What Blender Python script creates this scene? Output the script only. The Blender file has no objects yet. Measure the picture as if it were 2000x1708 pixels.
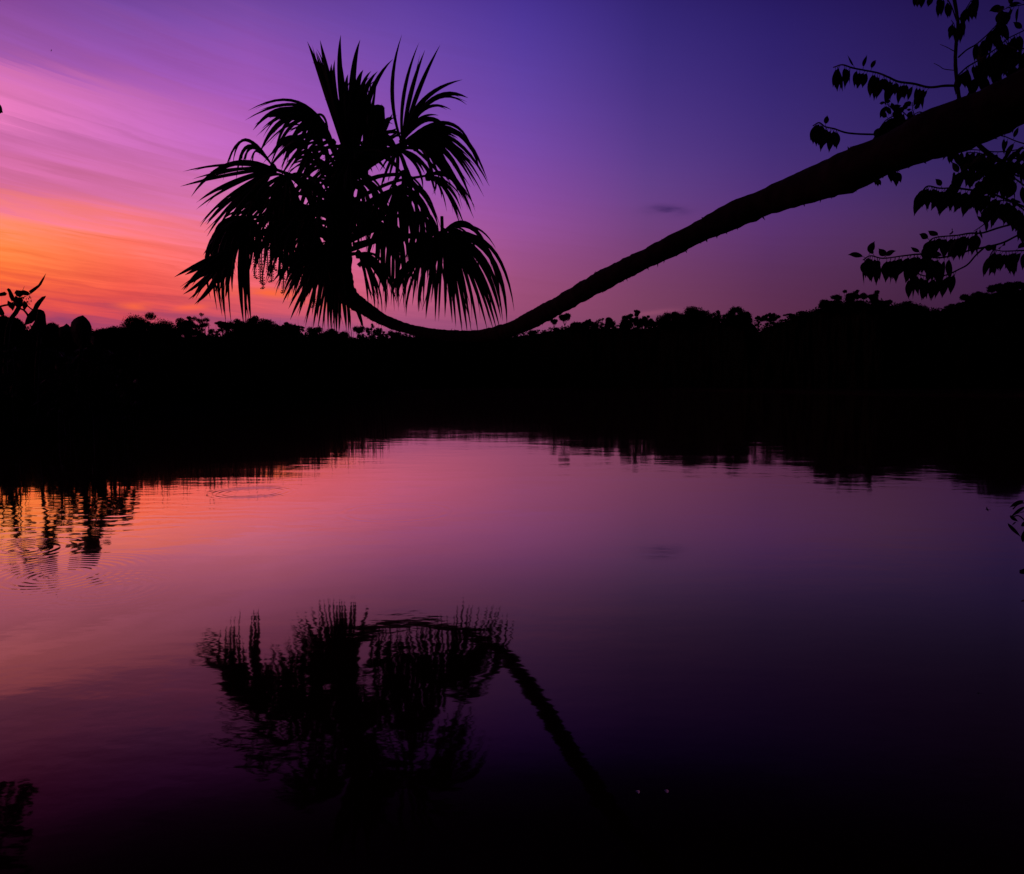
import bpy, math, random
import numpy as np
from mathutils import Vector, noise as mnoise

random.seed(7)
scene = bpy.context.scene
COL = scene.collection
R = math.radians

# ------------------------------------------------------------------ camera
F, CX, CY, CAMH = 1400.0, 1000.0, 854.0, 1.7
PITCH = math.atan(104.0 / F)
cp, sp = math.cos(PITCH), math.sin(PITCH)

def ray(x, y):
    a, b = (x - CX) / F, (CY - y) / F
    return Vector((a, cp + b * sp, -sp + b * cp))

def at(x, y, d):
    r = ray(x, y)
    return Vector((0, 0, CAMH)) + r * (d / r.y)

def on_water(x, y):
    r = ray(x, y)
    return Vector((0, 0, CAMH)) + r * (CAMH / -r.z)

cam_d = bpy.data.cameras.new("camera")
cam_d.sensor_width = 36.0
cam_d.lens = 36.0 * F / 2000.0
cam_d.clip_start, cam_d.clip_end = 0.05, 6000
cam = bpy.data.objects.new("camera", cam_d)
COL.objects.link(cam)
cam.location = (0, 0, CAMH)
cam.rotation_euler = (math.pi / 2 - PITCH, 0, 0)
scene.camera = cam

# ------------------------------------------------------------------ helpers
class MB:
    def __init__(self):
        self.v, self.f = [], []
    def add(self, vs, fs):
        b = len(self.v)
        self.v.extend([tuple(p) for p in vs])
        self.f.extend([tuple(b + i for i in f) for f in fs])
    def build(self, name, mat, parent=None, smooth=False):
        off = parent.matrix_world.translation if parent else Vector((0, 0, 0))
        p = parent
        off = Vector((0, 0, 0))
        while p:
            off += p.location
            p = p.parent
        a = np.array(self.v, dtype=float)
        if len(a): a = a - np.array(off)
        me = bpy.data.meshes.new(name)
        me.from_pydata(a.tolist(), [], self.f)
        me.materials.append(mat)
        if smooth:
            me.polygons.foreach_set("use_smooth", [True] * len(me.polygons))
        me.update()
        o = bpy.data.objects.new(name, me)
        COL.objects.link(o)
        if parent: o.parent = parent
        return o

def tag(o, label=None, cat=None, group=None, kind=None):
    if label: o["label"] = label
    if cat: o["category"] = cat
    if group: o["group"] = group
    if kind: o["kind"] = kind
    return o

def empty(name, loc):
    o = bpy.data.objects.new(name, None)
    o.location = loc
    o.empty_display_size = 0.2
    COL.objects.link(o)
    return o

def catmull(pts, n):
    """pts: list of tuples of floats; smooth resample with n steps per span."""
    P = [np.array(p, float) for p in pts]
    P = [2 * P[0] - P[1]] + P + [2 * P[-1] - P[-2]]
    out = []
    for i in range(1, len(P) - 2):
        for k in range(n):
            t = k / n
            out.append(0.5 * ((2 * P[i]) + (-P[i-1] + P[i+1]) * t + (2*P[i-1] - 5*P[i] + 4*P[i+1] - P[i+2]) * t*t
                              + (-P[i-1] + 3*P[i] - 3*P[i+1] + P[i+2]) * t**3))
    out.append(P[-2])
    return out

def tube(mb, pts, radii, seg=8, rough=0.0, caps=True, nscale=6.0):
    pts = [Vector(p) for p in pts]
    n = len(pts)
    vs, fs = [], []
    ref = Vector((0.13, 0.9, 0.31)).normalized()
    for i, p in enumerate(pts):
        t = (pts[min(i+1, n-1)] - pts[max(i-1, 0)])
        if t.length < 1e-9: t = Vector((0, 0, 1))
        t.normalize()
        a = t.cross(ref)
        if a.length < 1e-3: a = t.cross(Vector((1, 0, 0)))
        a.normalize(); b = t.cross(a)
        for k in range(seg):
            th = 2 * math.pi * k / seg
            d = a * math.cos(th) + b * math.sin(th)
            r = radii[i]
            if rough:
                q = (p + d * r) * nscale
                r *= 1 + rough * (mnoise.noise(q) + 0.6 * mnoise.noise(q * 2.7) + 0.4 * mnoise.noise(q * 6.1))
            vs.append(p + d * r)
    for i in range(n - 1):
        for k in range(seg):
            k2 = (k + 1) % seg
            fs.append((i*seg + k, i*seg + k2, (i+1)*seg + k2, (i+1)*seg + k))
    if caps:
        fs.append(tuple(range(seg - 1, -1, -1)))
        fs.append(tuple((n-1)*seg + k for k in range(seg)))
    mb.add(vs, fs)

def rvec(rnd=random):
    z = rnd.uniform(-1, 1); a = rnd.uniform(0, 2*math.pi); s = math.sqrt(1 - z*z)
    return Vector((s*math.cos(a), s*math.sin(a), z))

def card(mb, p, s, rnd=random, flat=0.0):
    """one small leafy polygon, pointed, slightly folded"""
    n = rvec(rnd)
    if flat: n = (n + Vector((0, 0, flat))).normalized()
    a = n.orthogonal().normalized()
    a = (a * math.cos(th := rnd.uniform(0, 6.28)) + n.cross(a) * math.sin(th))
    b = n.cross(a)
    w = s * rnd.uniform(0.35, 0.6)
    mb.add([p - a*s, p - a*s*0.2 + b*w, p + a*s*0.9 + n*s*0.2, p - b*w*0.9 + n*0.1*s], [(0, 1, 2), (0, 2, 3)])

def interp(x, tab):
    if x <= tab[0][0]: return tab[0][1]
    for (a, va), (b, vb) in zip(tab, tab[1:]):
        if x <= b: return va + (vb - va) * (x - a) / (b - a)
    return tab[-1][1]

# ------------------------------------------------------------------ materials
def mat_plain(name, c1, c2, rough=0.6, scale=4.0, bump=0.0, spec=0.3):
    m = bpy.data.materials.new(name); m.use_nodes = True
    nt = m.node_tree; N, L = nt.nodes, nt.links
    bs = N["Principled BSDF"]
    bs.inputs["Roughness"].default_value = rough
    bs.inputs["Specular IOR Level"].default_value = spec
    tc = N.new("ShaderNodeTexCoord")
    nz = N.new("ShaderNodeTexNoise"); nz.inputs["Scale"].default_value = scale; nz.inputs["Detail"].default_value = 5
    L.new(tc.outputs["Object"], nz.inputs["Vector"])
    cr = N.new("ShaderNodeValToRGB")
    cr.color_ramp.elements[0].position = 0.35; cr.color_ramp.elements[0].color = (*c1, 1)
    cr.color_ramp.elements[1].position = 0.7; cr.color_ramp.elements[1].color = (*c2, 1)
    L.new(nz.outputs["Fac"], cr.inputs["Fac"]); L.new(cr.outputs["Color"], bs.inputs["Base Color"])
    if bump:
        bp = N.new("ShaderNodeBump"); bp.inputs["Strength"].default_value = bump; bp.inputs["Distance"].default_value = 0.02
        L.new(nz.outputs["Fac"], bp.inputs["Height"]); L.new(bp.outputs["Normal"], bs.inputs["Normal"])
    return m

M = {
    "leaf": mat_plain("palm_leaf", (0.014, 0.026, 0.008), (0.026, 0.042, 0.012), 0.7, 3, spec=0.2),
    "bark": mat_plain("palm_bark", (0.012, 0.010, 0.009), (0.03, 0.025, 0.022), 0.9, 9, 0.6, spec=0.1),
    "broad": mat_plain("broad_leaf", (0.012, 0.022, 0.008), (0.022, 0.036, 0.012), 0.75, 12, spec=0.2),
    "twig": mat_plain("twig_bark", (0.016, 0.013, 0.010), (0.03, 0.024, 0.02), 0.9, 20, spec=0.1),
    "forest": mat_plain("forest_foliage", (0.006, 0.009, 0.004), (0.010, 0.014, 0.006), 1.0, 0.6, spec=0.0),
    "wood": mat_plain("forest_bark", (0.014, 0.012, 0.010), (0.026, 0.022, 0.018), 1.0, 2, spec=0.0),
    "soil": mat_plain("wet_soil", (0.010, 0.008, 0.006), (0.022, 0.017, 0.012), 1.0, 1.5, 0.5, spec=0.0),
    "fruit": mat_plain("fruit_string", (0.05, 0.03, 0.015), (0.09, 0.05, 0.02), 0.7, 30, spec=0.1),
    "bird": mat_plain("dark_feathers", (0.01, 0.01, 0.012), (0.02, 0.018, 0.018), 0.7, 60, spec=0.1),
    "speck": mat_plain("pale_speck", (0.75, 0.72, 0.68), (0.85, 0.83, 0.8), 0.5, 60, spec=0.2),
}

# ------------------------------------------------------------------ sky (world)
def s2l(c):
    c = c / 255.0
    return c / 12.92 if c <= 0.04045 else ((c + 0.055) / 1.055) ** 2.4

SKY = [  # (pixel column, [(row, r, g, b) ...]) read off the photograph's sky
    (0,    [(655,165,65,95),(625,190,72,98),(600,222,74,72),(560,242,96,62),(530,250,108,56),(505,255,124,62),(480,255,132,66),(455,255,142,92),(425,255,138,118),(400,246,125,134),(378,214,108,148),(345,205,105,155),(310,214,110,162),(285,205,106,165),(255,200,106,166),(225,225,120,182),(180,226,120,182),(140,206,110,180),(115,158,86,165),(70,150,84,162),(30,142,78,158),(0,138,75,155)]),
    (250,  [(655,165,68,105),(630,185,72,100),(600,215,74,78),(560,232,84,74),(520,246,98,78),(485,254,110,88),(450,255,122,115),(420,240,120,145),(395,222,114,152),(370,205,107,160),(330,205,108,168),(290,202,108,178),(250,204,110,186),(205,204,110,188),(175,175,95,180),(140,158,86,172),(100,148,82,172),(60,136,80,166),(20,124,74,162),(0,118,72,158)]),
    (500,  [(655,160,78,118),(630,180,80,112),(605,208,82,96),(570,224,90,96),(540,232,98,108),(500,238,108,130),(450,226,114,158),(400,212,113,172),(350,200,106,178),(300,188,100,184),(250,178,95,186),(200,164,88,184),(150,154,86,180),(100,142,80,174),(50,126,76,166),(0,112,70,160)]),
    (780,  [(655,150,76,122),(620,172,84,122),(580,195,92,125),(540,196,92,134),(500,192,94,148),(440,180,92,160),(380,166,88,168),(320,152,84,172),(260,140,80,174),(200,128,76,172),(120,114,72,168),(60,104,68,162),(0,94,62,158)]),
    (1020, [(655,132,70,110),(610,150,74,112),(560,152,76,118),(510,150,77,130),(450,150,80,152),(390,138,76,158),(320,124,74,164),(250,110,70,164),(180,98,66,162),(100,86,60,156),(0,70,50,146)]),
    (1260, [(655,114,62,98),(600,116,62,102),(550,115,62,110),(500,112,62,121),(450,108,63,131),(380,98,64,146),(300,84,58,148),(200,70,50,142),(100,58,44,134),(0,48,36,124)]),
    (1500, [(655,92,47,80),(600,90,46,86),(550,88,47,93),(500,86,48,103),(440,88,50,122),(370,74,48,126),(280,62,44,126),(180,52,38,122),(80,44,32,114),(0,38,27,106)]),
    (1760, [(655,66,34,66),(590,67,35,71),(530,69,39,79),(460,74,44,94),(400,66,42,102),(340,58,40,106),(260,48,35,106),(160,42,30,100),(60,36,24,92),(0,33,22,88)]),
    (2000, [(655,48,24,58),(580,54,28,70),(520,54,29,78),(450,50,30,84),(380,45,30,88),(300,42,30,92),(200,36,27,88),(100,32,23,82),(0,30,20,76)]),
]
world = bpy.data.worlds.new("World"); scene.world = world; world.use_nodes = True
nt = world.node_tree; N, L = nt.nodes, nt.links
for n in list(N): N.remove(n)
def node(t, **kw):
    n = N.new(t)
    for k, v in kw.items(): setattr(n, k, v)
    return n
def math_(op, a, b=None, c=None, clamp=False):
    n = node("ShaderNodeMath", operation=op); n.use_clamp = clamp
    for i, v in enumerate((a, b, c)):
        if v is None: continue
        if isinstance(v, (int, float)): n.inputs[i].default_value = v
        else: L.new(v, n.inputs[i])
    return n.outputs[0]
def maprange(v, a, b, c, d, typ="SMOOTHSTEP"):
    n = node("ShaderNodeMapRange", interpolation_type=typ)
    L.new(v, n.inputs[0])
    for i, q in zip((1, 2, 3, 4), (a, b, c, d)): n.inputs[i].default_value = q
    return n.outputs[0]
tc = node("ShaderNodeTexCoord")
sx = node("ShaderNodeSeparateXYZ"); L.new(tc.outputs["Generated"], sx.inputs[0])
az = math_("ARCTAN2", sx.outputs[0], sx.outputs[1])
el = math_("ARCSINE", sx.outputs[2])
# thin high cloud streaks, sloping down to the right, strongest towards the sunset
ua = math_("MULTIPLY", az, 1.6)
ub = math_("ADD", math_("MULTIPLY", el, 30.0), math_("MULTIPLY", az, math_("ADD", math_("MULTIPLY", el, 6.5), 1.9)))
cb = node("ShaderNodeCombineXYZ"); L.new(ua, cb.inputs[0]); L.new(ub, cb.inputs[1])
nz1 = node("ShaderNodeTexNoise"); nz1.inputs["Scale"].default_value = 1.0; nz1.inputs["Detail"].default_value = 7; nz1.inputs["Roughness"].default_value = 0.62; nz1.inputs["Distortion"].default_value = 0.35
L.new(cb.outputs[0], nz1.inputs["Vector"])
str_ = math_("SUBTRACT", nz1.outputs["Fac"], 0.5)
lmask = maprange(az, R(-34), R(8), 1.0, 0.10)
cb2 = node("ShaderNodeCombineXYZ"); L.new(math_("MULTIPLY", az, 3.5), cb2.inputs[0]); L.new(math_("MULTIPLY", math_("ADD", ub, math_("MULTIPLY", nz1.outputs["Fac"], 1.5)), 3.3), cb2.inputs[1])
nz3 = node("ShaderNodeTexNoise"); nz3.inputs["Scale"].default_value = 1.0; nz3.inputs["Detail"].default_value = 8; nz3.inputs["Roughness"].default_value = 0.6
L.new(cb2.outputs[0], nz3.inputs["Vector"])
fine = math_("SUBTRACT", nz3.outputs["Fac"], 0.5)
warp = math_("MULTIPLY", math_("MULTIPLY", math_("ADD", str_, math_("MULTIPLY", fine, 0.95)), lmask), R(4.2))
elw = math_("ADD", el, warp)
T0, T1 = R(-4), R(62)
tt = math_("DIVIDE", math_("SUBTRACT", elw, T0), T1 - T0, clamp=True)
def ramp_for(x, rows):
    st = []
    for (y, r, g, b) in rows:
        d = ray(x, y).normalized()
        if x >= 1260: r, b = r * 1.03, b * .92
        st.append((max(0, (math.asin(d.z) - T0) / (T1 - T0)), (s2l(r), s2l(g), s2l(b))))
    tt_, c = st[-1]
    # above the frame the sky keeps falling off to night
    st += [(tt_ + 0.04, tuple(k * f for k, f in zip(c, (0.6, 0.45, 0.55)))), (tt_ + 0.10, tuple(k * f for k, f in zip(c, (0.2, 0.13, 0.22)))), (tt_ + 0.3, tuple(k * 0.07 for k in c)), (0.97, tuple(k * 0.03 for k in c))]
    n = node("ShaderNodeValToRGB"); cr = n.color_ramp; cr.interpolation = "B_SPLINE"
    while len(cr.elements) < len(st): cr.elements.new(0.5)
    for e, (p, c) in zip(cr.elements, st):
        pass
    for i, (p, c) in enumerate(st):
        cr.elements[i].position = p
    for i, (p, c) in enumerate(st):
        cr.elements[i].color = (*c, 1)
    L.new(tt, n.inputs[0])
    return n.outputs["Color"]
cols = [(math.atan((x - CX) / F / (cp + 0.25 * sp)), ramp_for(x, rows)) for x, rows in SKY]
cur = cols[0][1]
for (a0, _), (a1, c1) in zip(cols, cols[1:]):
    mx = node("ShaderNodeMix", data_type="RGBA")
    L.new(maprange(az, a0, a1, 0, 1, "LINEAR"), mx.inputs[0]); L.new(cur, mx.inputs[6]); L.new(c1, mx.inputs[7])
    cur = mx.outputs[2]
# light/dark of the streaks themselves
gain = math_("ADD", math_("MULTIPLY", math_("MULTIPLY", math_("ADD", math_("MULTIPLY", str_, 0.4), math_("MULTIPLY", fine, 0.95)), lmask), 0.7), 1.03)
vm = node("ShaderNodeVectorMath", operation="SCALE"); L.new(cur, vm.inputs[0]); L.new(gain, vm.inputs[3]); cur = vm.outputs[0]
# small separate clouds
nz2 = node("ShaderNodeTexNoise"); nz2.inputs["Scale"].default_value = 28; nz2.inputs["Detail"].default_value = 5
mp = node("ShaderNodeMapping"); mp.inputs["Scale"].default_value = (0.6, 0.6, 2.4)
L.new(tc.outputs["Generated"], mp.inputs["Vector"]); L.new(mp.outputs[0], nz2.inputs["Vector"])
def cloud(cur, x, y, wx, wy, col, amt, slope=0.0):
    d = ray(x, y).normalized(); a0, e0 = math.atan2(d.x, d.y), math.asin(d.z)
    da = math_("SUBTRACT", az, a0)
    de = math_("SUBTRACT", math_("SUBTRACT", el, e0), math_("MULTIPLY", da, slope))
    q = math_("ADD", math_("POWER", math_("ABSOLUTE", math_("DIVIDE", da, wx / F)), 2.0), math_("POWER", math_("ABSOLUTE", math_("DIVIDE", de, wy / F)), 2.0))
    q = math_("EXPONENT", math_("MULTIPLY", q, -1.0))
    k = math_("MULTIPLY", q, maprange(nz2.outputs["Fac"], 0.34, 0.66, 0.15, 1.0), clamp=True)
    k = math_("MULTIPLY", k, amt)
    mx = node("ShaderNodeMix", data_type="RGBA")
    L.new(k, mx.inputs[0]); L.new(cur, mx.inputs[6]); mx.inputs[7].default_value = (*[s2l(c) for c in col], 1)
    return mx.outputs[2]
cur = cloud(cur, 266, 598, 28, 8, (255, 104, 66), 0.9)
cur = cloud(cur, 375, 600, 34, 6, (255, 100, 72), 0.8, 0.15)
cur = cloud(cur, 520, 572, 90, 9, (255, 106, 56), 0.95, 0.0)
cur = cloud(cur, 640, 596, 60, 9, (255, 112, 80), 0.7)
cur = cloud(cur, 112, 624, 75, 8, (128, 60, 105), 0.8, -0.06)
cur = cloud(cur, 1303, 411, 32, 8, (48, 30, 84), 1.0, -0.05)
cur = cloud(cur, 1270, 612, 50, 5, (150, 78, 108), 0.6, 0.1)
cur = cloud(cur, 545, 628, 60, 10, (140, 72, 118), 0.6)
# night side behind the camera, and towards the far right
f1 = maprange(az, R(36), R(75), 0, 1)
f2 = maprange(az, R(-60), R(-110), 0, 1)
ff = math_("MAXIMUM", f1, f2)
mx = node("ShaderNodeMix", data_type="RGBA"); L.new(ff, mx.inputs[0]); L.new(cur, mx.inputs[6]); mx.inputs[7].default_value = (0.004, 0.003, 0.012, 1)
bg = node("ShaderNodeBackground"); L.new(mx.outputs[2], bg.inputs["Color"]); bg.inputs["Strength"].default_value = 1.0
wo = node("ShaderNodeOutputWorld"); L.new(bg.outputs[0], wo.inputs[0])

sun_d = bpy.data.lights.new("sun", "SUN"); sun_d.energy = 0.003; sun_d.angle = R(0.6); sun_d.color = (1.0, 0.5, 0.25)
sun = bpy.data.objects.new("sun", sun_d); COL.objects.link(sun)
sd = Vector((math.sin(R(-58)), math.cos(R(-58)), math.tan(R(1.5))))
sun.rotation_euler = (-sd).to_track_quat("-Z", "Y").to_euler()

# ------------------------------------------------------------------ ground
def az_of(x): return math.degrees(math.atan((x - CX) / F))
SH = [(-180, .8), (-120, 1.6), (-90, 3), (-60, 6), (-45, 10), (-39, 17), (az_of(0), 22), (az_of(200), 29), (az_of(400), 42), (az_of(550), 58), (az_of(650), 76),
      (az_of(710), 110), (az_of(790), 200), (az_of(850), 320), (az_of(1000), 330), (az_of(1200), 275), (az_of(1450), 190), (az_of(1700), 146), (az_of(2000), 136),
      (36.6, 125), (37.6, 60), (39, 20), (42, 8), (46, 5.5), (55, 4.2), (75, 3.2), (120, 1.6), (180, .8)]
def shore(a): return interp(a, SH)
def ground_h(a, r):
    s = shore(a)
    e = (r - s) / max(1.0, s * 0.06 if r < s else 1.0)
    if r < s: return max(-1.6, -0.12 + (r - s) * 0.25)
    top = 0.7
    if a > 38: top = interp(a, [(38, .7), (44, 2.6), (52, 3.2), (80, 3.0), (130, 1.0), (180, .25)])
    if a < -90: top = interp(a, [(-180, .25), (-90, .6)])
    k = 1 - math.exp(-(r - s) / 0.9)
    return -0.12 + top * k + 0.25 * (1 - math.exp(-(r - s) / 30)) + 0.12 * mnoise.noise(Vector((r * math.sin(R(a)) * .7, r * math.cos(R(a)) * .7, 0)))
mb = MB()
angs = sorted(set([round(a, 3) for a in np.arange(-180, 180.01, 2.0)] + [round(a, 3) for a in np.arange(-50, 60, 0.5)]))[:-1]
angs = [a for a in angs if a < 179.9]
NR = 60
for a in angs:
    s = shore(a)
    rs = [0.02 + (s - 0.02) * (k / 26) ** 0.8 for k in range(27)] + [s + 0.15 * (1.22 ** k) for k in range(1, 34)]
    rs = rs[:NR - 1] + [3000.0]
    for r in rs[:NR]:
        mb.v.append((r * math.sin(R(a)), r * math.cos(R(a)), ground_h(a, r)))
na = len(angs)
for i in range(na):
    j = (i + 1) % na
    for k in range(NR - 1):
        mb.f.append((i*NR + k, i*NR + k + 1, j*NR + k + 1, j*NR + k))
g = mb.build("ground", M["soil"], smooth=True); tag(g, kind="structure")

# ------------------------------------------------------------------ water
wm = bpy.data.materials.new("dark_river_water"); wm.use_nodes = True
nt = wm.node_tree; N, L = nt.nodes, nt.links
for n in list(N): N.remove(n)
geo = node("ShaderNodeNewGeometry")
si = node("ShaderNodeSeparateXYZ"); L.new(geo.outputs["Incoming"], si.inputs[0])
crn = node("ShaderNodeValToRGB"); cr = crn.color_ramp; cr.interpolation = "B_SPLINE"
st = [(0.0, (1, 1, 1)), (0.10, (.93, .92, .82)), (0.17, (.80, .78, .58)), (0.24, (.52, .50, .29)), (0.30, (.33, .30, .13)), (0.36, (.24, .165, .082)), (0.42, (.165, .088, .062)), (0.46, (.095, .035, .048)), (0.495, (.03, .010, .016)), (0.54, (.007, .003, .003)), (1.0, (.004, .002, .002))]  # reflected light dims and browns by view angle, put into the gloss colour
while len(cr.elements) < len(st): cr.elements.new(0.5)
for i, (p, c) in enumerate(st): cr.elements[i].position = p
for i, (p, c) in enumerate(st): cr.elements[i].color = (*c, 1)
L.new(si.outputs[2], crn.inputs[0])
tcw = node("ShaderNodeTexCoord")
sw = node("ShaderNodeSeparateXYZ"); L.new(tcw.outputs["Object"], sw.inputs[0])
def wnoise(sx_, sy_, detail, rough=0.5, seed=0.0):
    c = node("ShaderNodeCombineXYZ")
    L.new(math_("MULTIPLY", sw.outputs[0], sx_), c.inputs[0]); L.new(math_("MULTIPLY", sw.outputs[1], sy_), c.inputs[1]); c.inputs[2].default_value = seed
    n = node("ShaderNodeTexNoise"); n.inputs["Scale"].default_value = 1; n.inputs["Detail"].default_value = detail; n.inputs["Roughness"].default_value = rough
    L.new(c.outputs[0], n.inputs["Vector"])
    return n.outputs["Fac"]
calm = maprange(wnoise(.22, .35, 2, seed=3.1), 0.38, 0.66, 0.45, 1.3)
h = math_("MULTIPLY", wnoise(2.4, 4.6, 2, .45), 0.0013)
h = math_("ADD", h, math_("MULTIPLY", wnoise(0.7, 1.5, 1, .4, 5.0), 0.0030))
h = math_("ADD", h, math_("MULTIPLY", wnoise(9, 14, 2, .5, 9.0), 0.00028))
h = math_("MULTIPLY", math_("MULTIPLY", h, calm), maprange(sw.outputs[1], 12.0, 60.0, 1.0, 0.3))
def gauss(dist2, w): return math_("EXPONENT", math_("MULTIPLY", dist2, -1.0 / (w * w)))
def dist2(p):
    dx = math_("SUBTRACT", sw.outputs[0], p.x); dy = math_("SUBTRACT", sw.outputs[1], p.y)
    return math_("ADD", math_("MULTIPLY", dx, dx), math_("MULTIPLY", dy, dy))
# wavelets under the reflection of the plants at the left
p = on_water(150, 1010)
band = gauss(dist2(p), 2.3)
wv = math_("SINE", math_("ADD", math_("MULTIPLY", sw.outputs[1], 17.0), math_("MULTIPLY", wnoise(1.3, 1.6, 3, seed=2.0), 15.0)))
h = math_("ADD", h, math_("MULTIPLY", math_("MULTIPLY", wv, band), 0.00055))
# rings left by fish and drops
for (x, y, rp, lam, amp, wid) in [(492, 962, 62, .11, .0006, .20), (775, 1000, 100, .16, .0006, .10), (800, 960, 60, .12, .00035, .15),
                                  (110, 1125, 75, .085, .00026, .45), (45, 1075, 60, .11, .00026, .35), (215, 1150, 60, .09, .00016, .35)]:
    p = on_water(x, y); rad = (on_water(x + rp, y) - p).length
    r_ = math_("SQRT", dist2(p))
    e = math_("SUBTRACT", r_, rad)
    env = math_("EXPONENT", math_("MULTIPLY", math_("MULTIPLY", e, e), -1.0 / (wid * wid)))
    s_ = math_("SINE", math_("MULTIPLY", r_, 2 * math.pi / lam))
    h = math_("ADD", h, math_("MULTIPLY", math_("MULTIPLY", s_, env), amp))
bp = node("ShaderNodeBump"); bp.inputs["Strength"].default_value = 1.0; bp.inputs["Distance"].default_value = 1.0
L.new(h, bp.inputs["Height"])
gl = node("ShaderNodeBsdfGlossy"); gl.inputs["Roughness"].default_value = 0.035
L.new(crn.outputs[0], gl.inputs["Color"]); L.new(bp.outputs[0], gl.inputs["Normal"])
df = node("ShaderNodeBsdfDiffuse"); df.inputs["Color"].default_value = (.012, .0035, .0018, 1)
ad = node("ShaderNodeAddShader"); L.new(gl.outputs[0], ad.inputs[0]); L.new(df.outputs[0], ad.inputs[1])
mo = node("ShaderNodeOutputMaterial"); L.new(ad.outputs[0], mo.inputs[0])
mb = MB()
mb.add([(-3000, -3000, 0), (3000, -3000, 0), (3000, 3000, 0), (-3000, 3000, 0)], [(0, 1, 2, 3)])
w = mb.build("lake_water", wm); tag(w, kind="structure")

# ------------------------------------------------------------------ leaning palm
PD = 14.2
TR = [(673, 285, 20, 14.2), (670, 340, 36, 14.2), (667, 400, 48, 14.2), (664, 450, 48, 14.2), (662, 500, 46, 14.2), (667, 545, 40, 14.15), (682, 579, 34, 14.0), (712, 602, 28, 13.8), (753, 627, 23, 13.4), (810, 646, 20, 12.9), (870, 655, 21, 12.2), (930, 657, 24, 11.6), (985, 648, 28, 10.7), (1030, 629, 31, 9.9), (1080, 603, 34, 9.0), (1150, 563, 38, 7.9), (1220, 526, 39, 7.1), (1300, 487, 39, 6.5), (1400, 436, 45, 6.0), (1480, 401, 52, 5.6), (1560, 371, 60, 5.2), (1640, 342, 69, 4.8), (1710, 312, 78, 4.5), (1800, 272, 88, 4.2), (1900, 236, 95, 4.0), (2000, 190, 99, 3.8), (2130, 138, 106, 3.6)]
tp = catmull(TR, 7)
pts = [at(q[0], q[1], q[3]) for q in tp]; rad = [q[2] * q[3] / F / 2 for q in tp]
last = pts[-1]
more = catmull([tuple(pts[-8]), tuple(last), tuple(last + Vector((.7, -.05, .22))), tuple(last + Vector((1.35, -.05, .1))), (4.95, 3.7, 3.0), (5.15, 3.7, 2.2)], 8)[8:]
for i, q in enumerate(more[1:]):
    pts.append(Vector(q)); rad.append(rad[-1] * 1.004)
base = Vector((5.15, 3.7, 2.6))
palm = empty("fan_palm", base)
tag(palm, "leaning fan palm whose long trunk sags low and lifts a shaggy crown over the lake", "palm tree")
# extra fine resampling so the ringed bark shows in the outline
fp, fr = [], []
for i in range(len(pts) - 1):
    n = max(1, int((pts[i+1] - pts[i]).length / 0.035))
    for k in range(n):
        fp.append(pts[i].lerp(pts[i+1], k / n)); fr.append(rad[i] + (rad[i+1] - rad[i]) * k / n)
rr = random.Random(3)
jit = 1.0
fr2 = []
for i, r in enumerate(fr):
    if rr.random() < .25: jit = rr.uniform(.965, 1.05)
    fr2.append(r * jit)
mb = MB()
fr2 = [r * (1 + .09 * mnoise.noise(Vector(p) * 2.2) + .07 * mnoise.noise(Vector(p) * 6.5) + .05 * mnoise.noise(Vector(p) * 17)) for p, r in zip(fp, fr2)]
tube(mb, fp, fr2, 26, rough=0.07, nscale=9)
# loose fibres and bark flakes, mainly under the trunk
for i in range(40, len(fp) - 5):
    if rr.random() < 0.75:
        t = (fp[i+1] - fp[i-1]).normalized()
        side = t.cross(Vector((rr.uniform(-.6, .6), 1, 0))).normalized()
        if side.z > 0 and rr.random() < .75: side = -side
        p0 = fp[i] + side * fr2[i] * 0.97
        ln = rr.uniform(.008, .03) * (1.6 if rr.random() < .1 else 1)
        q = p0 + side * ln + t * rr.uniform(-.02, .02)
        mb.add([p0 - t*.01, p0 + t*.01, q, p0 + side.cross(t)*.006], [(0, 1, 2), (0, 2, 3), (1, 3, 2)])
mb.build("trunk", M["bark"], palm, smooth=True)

def ribbon(mb, P, wpx, d, prof, rnd, fold=0.35, facing=0.5):
    """folded tapering leaf segment along world points P; wpx = full width in photo pixels at distance d"""
    n = len(P)
    ax = (Vector((0, 1, 0)) + rvec(rnd) * facing).normalized()
    vs, fs = [], []
    for i, p in enumerate(P):
        t = (P[min(i+1, n-1)] - P[max(i-1, 0)]).normalized()
        s = t.cross(ax)
        if s.length < 1e-3: s = Vector((1, 0, 0))
        s.normalize(); u = s.cross(t)
        hw = 0.5 * wpx * prof(i / (n - 1)) * d / F
        vs += [p - s*hw + u*hw*fold, p - u*hw*fold, p + s*hw + u*hw*fold]
    for i in range(n - 1):
        a = 3*i
        fs += [(a, a+1, a+4, a+3), (a+1, a+2, a+5, a+4)]
    mb.add(vs, fs)

def prof_seg(t):
    if t < .3: return .35 + .65 * math.sin(t / .3 * math.pi / 2)
    return max(0.03, 1 - ((t - .3) / .7) ** 3.2)
def prof_wide(t):
    if t < .45: return .5 + .5 * (t / .45)
    return max(0.02, 1 - ((t - .45) / .55) ** 1.9)

def bez(h, m, t, k):
    c = 2 * m - 0.5 * (h + t)
    return (1-k)**2 * h + 2*k*(1-k) * c + k*k * t

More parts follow.
